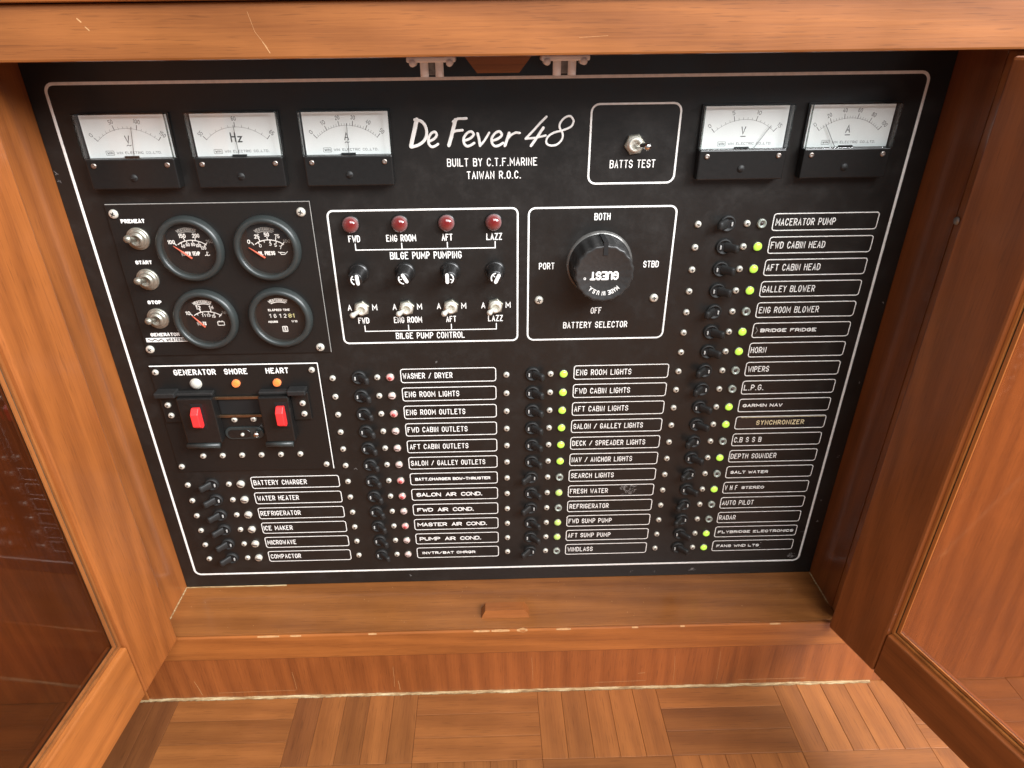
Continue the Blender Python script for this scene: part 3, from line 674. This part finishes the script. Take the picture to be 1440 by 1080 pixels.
for x, n_ in ((233.5, 'fwd'), (276.1, 'eng room'), (318.2, 'aft'), (360.5, 'lazz')):
    toggle(x, 334.0, -6.2, .8, 20, P, 'hex', 'bilge pump control toggle above the lower %s label' % n_)
# red jewel lamps
RING = MB().lathe([(8.2, 0), (8.0, -1.2), (7.2, -1.6)], 24).mesh('lamp_ring', M['blk'])
RL = MB().lathe([(7.3, 0), (7.2, -3.2), (6.4, -5.6), (4.4, -7.4), (2.0, -8.2), (0, -8.4)], 20).mesh('bilge_lamp', M['redlens'])
for x, n_ in ((232.4, 'fwd'), (276, 'eng room'), (317.8, 'aft'), (359.9, 'lazz')):
    o = put('bilge_lamp', RL, P, (x, 0, 414.0), label='red jewel lamp above the upper %s label' % n_); put('lamp_ring', RING, o)
# fuse holders
FH = MB().lathe([(9.6, 0), (9.4, -1.6), (8.4, -2.4), (8.0, -2.6), (7.8, -5.2), (6.9, -5.8), (6.7, -19.2), (6.1, -20), (0, -20)], 28).mesh('fuse_holder', M['blk'])
for x, rot, n_ in ((234.4, -.08, 'fwd'), (277.2, -.5, 'eng room'), (319.2, math.pi, 'aft'), (360.6, .45, 'lazz')):
    o = put('fuse_holder', FH, P, (x, 0, 368.5), label='black fuse cap above the %s bilge pump toggle' % n_)
    mb = MB(); mb.stroke([(2.0, 3.4), (2.0, -3.6)], 3.2, -20, .12); mb.stroke(arc(1.0, 0, 4.6, 215, 325, 10), 1.1, -20, .12); mb.stroke([(-2.2, 1.2), (-.9, .6)], .8, -20, .12)
    put('white_mark', mb.mesh('white_mark', M['white']), o, rot=rot)

# ---- battery selector knob
def fl(i, j): return 1.0 if j in (0, 1) else (1 - .034 * (1 + math.cos(i * 2 * math.pi / 5)) / 2 if j < 9 else 1)
M['knob'] = simple('grey_black_phenolic', (.024, .023, .022), .40, bump=.1, bscale=500)
M['ringm'] = simple('grey_ring', (.16, .155, .145), .25, .5)
KN = MB().lathe([(29.2, 0), (29.0, -2.2), (28.2, -3.0), (27.9, -12), (27.2, -22), (26.9, -28), (26.0, -29.6), (24.6, -30), (23.6, -29.5), (0, -29.5)], 90, flute=fl)
K = KN.build('selector_knob', M['knob'], P, (457.3, 0, 373.6), label='large black fluted rotary battery selector knob')
mb = MB(); mb.box(-1.9, 1.9, -30.15, -27.5, 17.0, 26.6); mb.box(-2.0, 2.0, -30.1, -2.9, 26.0, 29.0); mb.build('pointer_groove', M['hole'], K)
MB().lathe([(30.8, 0), (30.6, -1.0), (29.2, -2.6), (28.6, -2.8)], 60).build('knob_ring', M['ringm'], K)
mb = MB()
for pl in text_lines('GUEST', 24, 6.4, 0, 0, 'c', gap=2.4): mb.stroke([(-x, -(z - 1.5)) for x, z in pl], 1.7, -29.5, .15)
mb.stroke([(-17.2 + .9 * math.cos(t * math.pi / 4), -4.2 + .9 * math.sin(t * math.pi / 4)) for t in range(8)], .5, -29.5, .1, closed=True)
def arctext(s, r, a_mid, span, h, sw, y, invert=False):
    L = text_lines(s, 1.0, h, 0, 0, 'c'); m_ = []
    for pl in L:
        q = []
        for u, v in pl:
            a = math.radians(a_mid + u * span)
            rr_ = r + (v if not invert else v)
            q.append((rr_ * math.sin(a), rr_ * math.cos(a)))
        m_.append(q)
    return m_
for q in arctext('MADE IN U.S.A.', 16.4, 0, 92, 3.6, .6, 0): mb.stroke([(-a, -b) for a, b in q], .68, -29.5, .12)
mb.build('lettering', M['white'], K)

# ---- generator gauge plate
GP = MB().box(20.6, 199.2, -1.8, 0, 289, 435.4, .3).build('gauge_plate', M['plate'], P, label='raised black plate carrying four round gauges and three toggles')
mb = MB(); mb.stroke([(21.5, 435.2), (198.9, 435.2), (198.9, 289.5)], .7, -1.72, .12); mb.build('worn_edge', M['dim'], P)
for x, z in ((26.9, 427.0), (190.4, 426.1), (24.5, 296.0), (189, 294.8)): screw(x, z, big=True, y=-1.8)
def wide(s, x, z, w, h=3.6, sw=1.0, **k): return plain(s, x, z, w, h, sw, -1.8, **k)
wide('PREHEAT', 41.6, 420.4, 21); wide('START', 41.2, 382.8, 15); wide('STOP', 41.0, 344.2, 13); wide('GENERATOR', 42.6, 311.2, 28, 3.6, .95)
MB().box(23.2, 66, -2.3, -1.8, 303.6, 308.0, .2).build('maker_strip', M['white'], P)
lettering(P, 'WESTERBEKE', 42.6, 305.9, 25, 2.9, .6, -2.3, 'l', mat=M['blk'])
mb = MB(); mb.stroke([(25.5, 307), (29, 304.8), (32, 307), (35, 304.8), (38, 307), (40, 304.4)], .9, -2.3, .1); mb.build('maker_mark', M['blk'], P)
for x, z, n_ in ((42.6, 404.8, 'preheat'), (41.2, 366.8, 'start'), (40.6, 328.2, 'stop')):
    toggle(x, z, .6, 5.6, 21, P, 'round', 'round collared toggle switch under the %s label' % n_, y=-1.8, rb=3.5, mat='nickel_dull')
BEZ = MB().lathe([(29.4, 0), (30.0, -1.2), (30.0, -3.2), (29.0, -6.2), (27.4, -7.8), (25.6, -8.0), (24.2, -7.2), (23.6, -5.4), (23.4, -1.4)], 64).mesh('gauge', M['bezel'])
GFACE = MB().lathe([(23.6, -1.2), (0, -1.2)], 40).mesh('gauge_face', M['face'])
GGL = MB().lathe([(23.9, -5.6), (0, -5.6)], 40, smooth=False).mesh('gauge_glass', M['gaugeglass'])
def polartick(mb, x, z, dx, dz, w=.75): mb.stroke([(x, z), (x + dx, z + dz)], w, -1.25, .1)
def gauge(xc, zc, label): 
    g = put('gauge', BEZ, P, (xc, -1.8, zc), label=label); put('gauge_face', GFACE, g); put('gauge_glass', GGL, g); return g
def glogo(g, mat):
    mb = MB()
    for pl in arctext('WESTERBEKE', 19.0, -2, 50, 2.2, .5, 0): mb.stroke([(a, b - 2.4) for a, b in pl], .75, -1.25, .1)
    mb.stroke([(a, b - 2.2) for a, b in arc(0, 0, 17.6, -24, 20, 10)], .9, -1.25, .1)
    mb.build('maker_lettering', mat, g)
def dial_text(mb, s, x, z, w, h=2.6, sw=.65):
    for pl in text_lines(s, w, h, x, z - h / 2, 'c'): mb.stroke(pl, sw, -1.25, .1)
def gneedle(g, x0, z0, x1, z1):
    mb = MB(); mb.tube([(x0, -3.2, z0), ((x0 + x1) / 2, -3.2, (z0 + z1) / 2), (x1, -3.2, z1)], [.95, .8, .45], 8); mb.build('needle', M['needle'], g)
def gscale(g, outer, inner, title, tx, faded=None):
    mb = MB(); AR = arc(.6, -14, 21.6, -34, 37, 18); mb.stroke([(a + .8, b) for a, b in AR], .8, -1.25, .1)
    def pt(a, r): a = math.radians(a); return (.8 + r * math.sin(a), -14 + r * math.cos(a))
    for i, s in enumerate(outer):
        a = -37 + 74 * i / (len(outer) - 1); p, q = pt(a, 21.6), pt(a, 24.2); mb.stroke([p, q], .8, -1.25, .1)
        if s:
            c = pt(a * 1.08, 26.4)
            if faded and i == len(outer) - 1:
                f = MB(); dial_text(f, s, c[0], c[1], 1.9 * len(s)); f.build('faded_number', M['dim'], g)
            else: dial_text(mb, s, c[0], c[1], 1.9 * len(s), 3.0, .75)
    for i, s in enumerate(inner):
        a = -24 + 60 * i / (len(inner) - 1); mb.stroke([pt(a, 21.6), pt(a, 19.8)], .75, -1.25, .1)
        if s: c = pt(a, 17.9); dial_text(mb, s, c[0], c[1], 1.35 * len(s) + .3, 2.5, .5)
    dial_text(mb, title, tx, -4.6, 1.62 * len(title), 3.0, .8)
    mb.build('lettering', M['white'], g)
g = gauge(87.3, 395.2, 'upper left round water temperature gauge with orange needle'); glogo(g, M['dim'])
gscale(g, ['100', '150', '200', '250'], ['40', '60', '80', '100', '120'], 'WATER TEMP', -1.4, True); gneedle(g, 0.0, -8.6, -14.2, 3.2)
mb = MB(); mb.stroke([(13.4, -3.2), (13.4, -6)], .7, -1.25, .1); mb.stroke([(11.4, -6.6), (12.6, -6.0), (14, -6.8), (15.6, -6.1)], .7, -1.25, .1); mb.stroke([(13.4, -3.6), (14.8, -3.6)], .6, -1.25, .1); mb.build('thermometer_icon', M['white'], g)
g = gauge(156.2, 394.4, 'upper right round oil pressure gauge with orange needle at zero'); glogo(g, M['dim'])
gscale(g, ['0', '25', '50', '75', '100'], ['0', '', '3', '5', '7'], 'OIL PRESS', -2.0, True); gneedle(g, -3.4, -8.4, -16.4, 1.4)
mb = MB(); mb.stroke([(8.6, -3.6), (10.4, -4.6), (11, -6), (14, -6), (17, -3.4)], .7, -1.25, .1); mb.stroke([(10.6, -4.0), (14.4, -4.4)], .7, -1.25, .1); mb.build('oil_can_icon', M['white'], g)
g = gauge(86.2, 326.9, 'lower left round volts gauge with red needle'); glogo(g, M['white'])
gscale(g, ['10', '12', '14', '16'], ['', '11', '13', '15', ''], 'VOLTS', -5.6, True); gneedle(g, -2.0, -7.6, -12.0, 4.4)
mb = MB(); mb.stroke(rrect(9.6, 15.8, -6.6, -3.0, .4, 1), .75, -1.25, .1, closed=True); mb.stroke([(10.8, -2.4), (12, -2.4)], .8, -1.25, .1); mb.stroke([(13.6, -2.4), (14.8, -2.4)], .8, -1.25, .1); mb.build('battery_icon', M['white'], g)
g = gauge(156.8, 327.4, 'lower right round engine hour meter with number counter'); glogo(g, M['white'])
mb = MB(); dial_text(mb, 'ELAPSED TIME', -1, 7.4, 20, 1.7, .6); dial_text(mb, 'HOURS', -8.4, -4.6, 8.4, 1.7, .6); dial_text(mb, '1/10', 11.8, -4.4, 5, 1.7, .55)
mb.stroke(rrect(-.4, 4.0, -14.8, -9.6, .3, 1), .9, -1.25, .1, closed=True); mb.stroke([(1, -10.8), (2.6, -10.8), (1, -13.6), (2.6, -13.6), (1, -10.8)], .6, -1.25, .1)
mb.build('lettering', M['white'], g)
MB().box(-12.6, 14.4, -1.9, -1.2, -1.2, 4.6, .2).build('counter_window', M['blk2'], g)
mb = MB()
for i, c_ in enumerate('1612'):
    for pl in text_lines(c_, 2.0 if c_ != '1' else 1.2, 3.4, -10.0 + 4.7 * i, 0, 'c'): mb.stroke(pl, .6, -1.95, .1)
mb.build('counter_digits', M['white'], g)
mb = MB()
for pl in text_lines('81', 5, 3.4, 10.0, 0, 'c'): mb.stroke(pl, .8, -1.95, .1)
mb.build('counter_digits', M['yellow_digit'], g)

# ---- mains transfer plate: generator / shore / heart
MB().box(17.6, 183.6, -1.6, 0, 150, 277.6, .3).build('transfer_plate', M['plate'], P, label='raised black plate with two red handled main breakers')
mb = MB(); mb.stroke([(18.4, 277.3), (183.2, 277.3)], 1.3, -1.5, .15); mb.stroke([(183.3, 277.3), (183.3, 150.6)], 1.0, -1.5, .15); mb.build('white_edge', M['white'], P)
for x, z in ((23, 270.8), (177, 270.2), (21.8, 157.2), (176.3, 156.4)): screw(x, z, y=-1.6)
for s, x, w in (('GENERATOR', 61.1, 41.5), ('SHORE', 101.6, 23), ('HEART', 142.5, 22.6)): plain(s, x, 269.9, w, 6.4, 1.1, -1.6)
o = put('pilot_lamp', MB().lathe([(5.7, 0), (5.6, -1.2), (4.9, -1.6), (4.5, -2.6), (3.0, -3.8), (0, -4.2)], 24).mesh('pilot_lamp', M['whitelens']), P, (59.8, -1.6, 257.2), label='large unlit white pilot lamp under the generator label')
put('lamp_ring', MB().lathe([(5.9, 0), (5.8, -1.4), (5.0, -1.7)], 20).mesh('lamp_ring', M['nickel']), o)
for x, n_ in ((99.8, 'shore'), (140.6, 'heart')):
    o = put('pilot_lamp', MB().lathe([(4.2, 0), (4.1, -2.2), (3.1, -3.8), (0, -4.4)], 12, smooth=False).mesh('pilot_lamp', M['orange_on']), P, (x, -1.6, 257.0), label='glowing orange pilot lamp under the %s label' % n_)
def blk(x0, x1, y0, y1, z0, z1, b, parent, name='housing', mat='blk'): return MB().box(x0, x1, y0, y1, z0, z1, b).build(name, M[mat], parent)
def mains(xa, xb, flx0, flx1, xh, lab):
    B = MB().box(xa, xb, -13, -1.6, 193, 246, 1.2).build('main_breaker', M['blk'], P, label=lab)
    blk(min(xa, flx0), max(xb, flx1), -9, -1.6, 246.4, 250, 1.0, B, 'top_bar', 'blk2')
    blk(flx0, flx1, -4.6, -1.6, 214, 246.2, .8, B, 'mounting_flange', 'plate')
    blk(flx0, flx1, -13.5, -1.6, 247, 252.5, 1.0, B, 'flange_cap', 'blk2')
    MB().tube([(xa - 1, -12, 190), (xb - 3, -12, 190)], 3.0, 12).build('bottom_bar', M['bezel'], B)
    mb = MB(); n = 6
    pr = [(-10.5, -13), (-11.5, -17), (-7, -22.5), (7, -22.5), (12, -17), (11, -13)]
    vs = [(xh + s_ * 3.9, y, 225.5 + z) for s_ in (-1, 1) for z, y in pr] 
    fs = [tuple(range(6)), tuple(range(6, 12))] + [(i, (i + 1) % 6, (i + 1) % 6 + 6, i + 6) for i in range(6)]
    mb.add(vs, fs)
    me = mb.mesh('red_handle', M['red']); o = put('red_handle', me, B)
    bv = o.modifiers.new('bevel', 'BEVEL'); bv.width = .0009; bv.segments = 2
    MB().box(xh - 6, xh + 6, -13.4, -12.8, 211, 240, .2).build('handle_slot', M['hole'], B)
    return B
mains(41, 76.5, 20.5, 41, 59.5, 'left main breaker with red handle under the generator lamp')
mains(122, 152, 152, 170, 143.5, 'right main breaker with red handle under the heart lamp')
for z in (241.2, 219.9): MB().box(74, 124, -4.6, -2.4, z - 1.5, z + 1.5, .3).build('brass_bar', M['brass'], P)
MB().box(78, 121.8, -2.3, -1.6, 221.6, 239.5).build('dark_recess', M['hole'], P)
for x, z in ((27.6, 235.0), (28.2, 222.8), (163.2, 234.0), (163.2, 221.6)): screw(x, z, y=-4.6)
for x, z in ((89.4, 214.6), (109.2, 214.8)): screw(x, z, y=-1.6)
for i in range(6): screw(47.6 + 20.55 * i, 170.3, y=-1.6)
LK = MB().prism(rrect(77, 117, 191.5, 205.5, 6.8, 6), -1.6, -3.6, .6).build('slide_lock', M['bezel'], P, label='small black oval slide lock between the main breakers')
MB().prism(rrect(80.5, 104, 193.6, 203.2, 4.6, 6), -3.6, -4.3, .3).build('lock_plate', M['blk'], LK)
put('lock_screw', SC, LK, (95.4, -4.2, 197.8)).scale = (.62, 1, .62)
MB().tube([(111, -3.6, 201), (111.8, -11, 200)], [2.2, 2.6], 12).build('lock_pin', M['chrome'], LK)
# ---- scuffs and scratches on the face plate
mb = MB(); r3 = random.Random(9)
for i in range(26):
    x = 706 + r3.uniform(0, 9); z = 4 + r3.uniform(0, 7); mb.stroke([(x, z), (x + r3.uniform(-1, 3), z + r3.uniform(-.5, 2))], r3.uniform(.25, .7), 0, .05)
for i in range(14):
    x = 588 + r3.uniform(0, 7); z = -11 + r3.uniform(-2, 3.5); mb.stroke([(x, z), (x + r3.uniform(.5, 3), z + r3.uniform(.2, 1.6))], r3.uniform(.2, .5), 0, .04)
for x, z in ((255, -10), (520, -12), (548, -13), (731, 60), (733, 150), (734, 242), (735, 330), (-12, 455), (-12, 462), (728, 90), (716, 44), (717, 30), (640, 110), (300, 275), (206, 148)):
    for i in range(3): mb.stroke([(x + r3.uniform(-1, 1), z + r3.uniform(-1, 1)), (x + r3.uniform(-2, 2), z + r3.uniform(-2, 2))], .35, 0, .04)
mb.build('scuff', M['scuff'], P)
